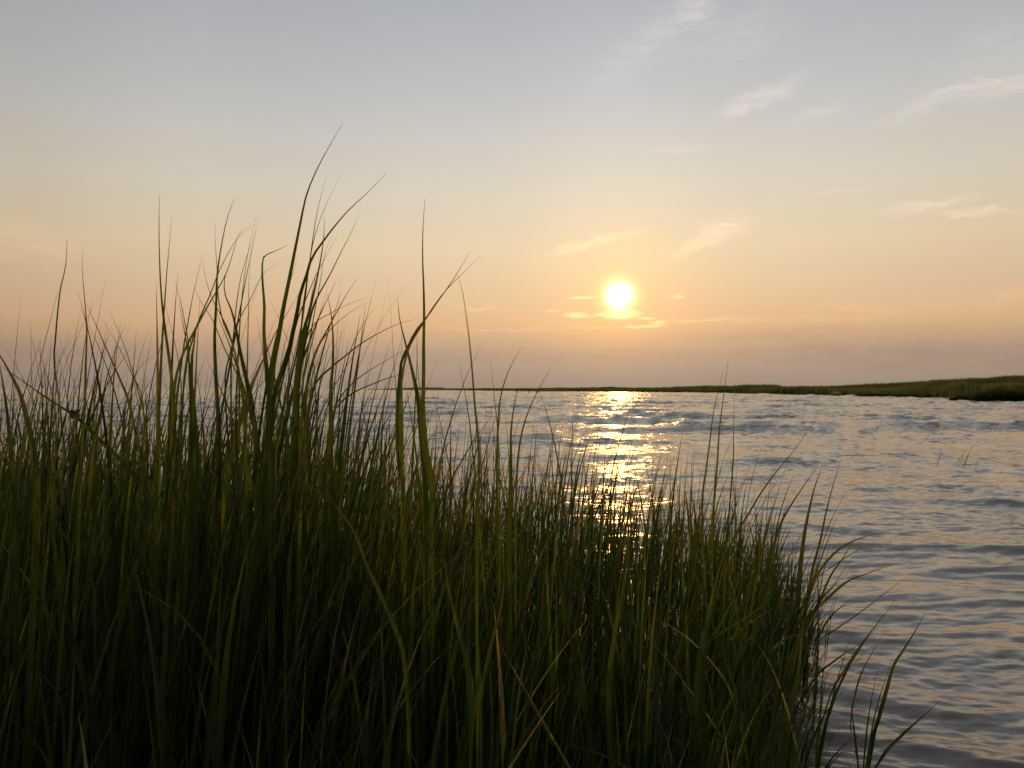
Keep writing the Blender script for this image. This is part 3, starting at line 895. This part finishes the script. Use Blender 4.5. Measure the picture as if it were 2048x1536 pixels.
def top_height(px, d):
    x = (px - 1024) / FPX * d
    bumps = 0.16 * vnoise(x * 0.11, x * 0 + 3.0, 81) + 0.12 * vnoise(x * 0.33, x * 0 + 8.0, 82)
    return CAM_H + (HORIZON - np.interp(px, SKYL[:, 0], SKYL[:, 1])) / FPX * d + bumps * np.clip((px - 1000) / 400, 0, 1)


def land_height(px, f):
    """Ground height of the marsh at column px, fraction f (0 water's edge .. 1 far side of the modelled strip)."""
    d0 = edge_dist(px)
    depth = 0.35 * d0 + 14
    d = d0 + f * depth
    # the strip where the skyline stands lies around f = 0.45
    top = np.maximum(top_height(px, d0 + 0.45 * depth), 0.35)
    g = np.interp(f, [0, 0.02, 0.12, 0.45, 1.0], [-0.35, 0.1, 0.42, 0.72, 0.6]) * np.maximum(top, 0.6)
    g = np.minimum(g, top - 0.15)
    x = (px - 1024) / FPX * d
    lump = 0.20 * vnoise(x * 0.13, d * 0.09, 51) + 0.22 * vnoise(x * 0.37, d * 0.17, 52)
    return np.where(f > 0.015, g + lump * np.interp(f, [0, .06, .35, .5], [0, 1.0, 1.0, 0.4]), g), d, x


def build_marsh():
    cols = np.concatenate([np.linspace(735, 2048, 520), np.linspace(2052, 2500, 90)])
    fr = np.concatenate([[0, 0.008, 0.016, 0.03, 0.05], np.linspace(0.08, 1, 26)])
    F, P = np.meshgrid(fr, cols, indexing='ij')
    wob = 0.02 * vnoise(P * 0.045, F * 0 + 2, 61) + 0.012 * vnoise(P * 0.16, F * 0 + 7, 62)
    Z, D, X = land_height(P, F)
    D2 = D * (1 + wob * np.interp(F, [0, 0.3], [1, 0]))
    X2 = X * D2 / D
    nr, nc = Z.shape
    idx = np.arange(nr * nc).reshape(nr, nc)
    q = np.stack([idx[:-1, :-1], idx[:-1, 1:], idx[1:, 1:], idx[1:, :-1]], -1).reshape(-1, 4)
    tag(mesh_object('shore', np.stack([X2, D2, Z], -1).reshape(-1, 3), q, M_SOIL), kind='structure')

    rng = np.random.default_rng(91)
    n = 110000
    px = 735 + (2230 - 735) * rng.uniform(0, 1, n) ** 0.75
    f = 0.01 + 0.65 * rng.beta(1.0, 1.3, n)
    z, d, x = land_height(px, f)
    wob = 0.02 * vnoise(px * 0.045, f * 0 + 2, 61) + 0.012 * vnoise(px * 0.16, f * 0 + 7, 62)
    k = (1 + wob * np.interp(f, [0, 0.3], [1, 0]))
    d2, x2 = d * k, x * k
    top = np.maximum(top_height(px, d), 0.3)
    hh = np.clip((top - z), 0.12, 1.3) * rng.uniform(0.6, 1.0, n) * (1.0 + 0.45 * vnoise(x * 0.16, d * 0.10, 53) + 0.16 * vnoise(x * 0.8, d * 0.3, 54))
    hh *= np.where(rng.uniform(0, 1, n) < 0.05, 1.3, 1.0)
    shrub = np.clip(vnoise(x * 0.10 + 5, d * 0.05, 57) * 2.2 - 0.3, 0, 1) * np.clip((f - 0.3) / 0.1, 0, 1)      # taller dark growth on the higher ground
    hh *= 1.0 + 0.40 * shrub
    hh = np.where(f < 0.25, np.minimum(hh, rng.uniform(0.25, 0.75, n)), hh)
    hh = np.minimum(hh, 0.2 + 0.9 * np.clip((px - 735) / 300, 0.1, 1))
    base = np.stack([x2, d2, z - 0.05], -1)
    wd = np.clip(d2 / FPX * 0.9, 0.03, 0.35) * rng.uniform(0.7, 1.3, n)
    az = rng.normal(0.0, 0.9, n)
    tint = np.clip(0.36 + 0.30 * vnoise(x2 * 0.08, d2 * 0.05, 71) - 0.34 * np.clip((f - 0.28) / 0.1, 0, 1) - 0.2 * shrub + 0.22 * np.clip(1 - np.abs(f - 0.2) / 0.12, 0, 1) + 0.25 * vnoise(x2 * 0.3, d2 * 0.12, 72) + rng.normal(0, 0.12, n), 0, 0.9)
    V, Q, A = grown_leaves(base, hh, az, np.abs(rng.normal(0.12, 0.1, n)), np.abs(rng.normal(0.25, 0.2, n)), wd, tint, rng, 4)
    o = mesh_object('marsh_reeds', V, Q, M_REED, attr=A)
    tag(o, 'low green reeds covering the marsh across the water', 'reeds', kind='stuff')


def clump(label, px, row_base, half_px, height_px, mat, n, seed, cat='reed clump', group=None):
    """A rounded tussock of reeds at the water's edge."""
    d = CAM_H * FPX / (row_base - HORIZON)
    rx = half_px * d / FPX
    h = height_px * d / FPX
    rng = np.random.default_rng(seed)
    a, r = rng.uniform(0, 6.283, n), np.sqrt(rng.uniform(0, 1, n))
    x, y = np.cos(a) * r * rx, np.sin(a) * r * rx * 0.8
    hh = h * np.sqrt(np.clip(1.05 - r ** 2, 0.06, 1)) * rng.uniform(0.7, 1.08, n)
    base = np.stack([x, y, np.full(n, -0.05)], -1)
    lean = 0.1 + 0.35 * r
    wd = np.full(n, max(0.02, d / FPX * 0.8)) * rng.uniform(0.7, 1.2, n)
    V, Q, A = grown_leaves(base, hh + 0.05, a + rng.normal(0, .5, n), lean, np.abs(rng.normal(0.4, 0.25, n)), wd, rng.uniform(0, 0.8, n), rng, 5)
    o = mesh_object('reed_clump', V, Q, mat, attr=A)
    o.location = ((px - 1024) / FPX * d, d + rx * 0.5, 0.0)
    return tag(o, label, cat, group)


build_marsh()
GC = 'rounded reed clumps along the far water edge'
clump('largest dark reed clump on the far water edge', 2025, 803.3, 60, 33, M_CLUMP, 3800, 3, group=GC)
clump('low green reed clump just left of the largest one', 1945, 801.3, 34, 15, M_CLUMP, 1800, 4, group=GC)
clump('dark domed reed clump overhanging the water on the far shore', 1882, 796.3, 26, 13, M_CLUMP, 1400, 5, group=GC)
clump('flat reed clump at the water, second from the pale dry one', 1815, 794.8, 28, 9, M_CLUMP, 1200, 6, group=GC)
clump('flat reed clump at the water right beside the pale dry one', 1755, 793.3, 32, 9, M_CLUMP, 1200, 7, group=GC)
clump('pale dry reed clump catching light on the far shore', 1673, 791.8, 7, 12, M_DRY, 300, 8, group=GC)
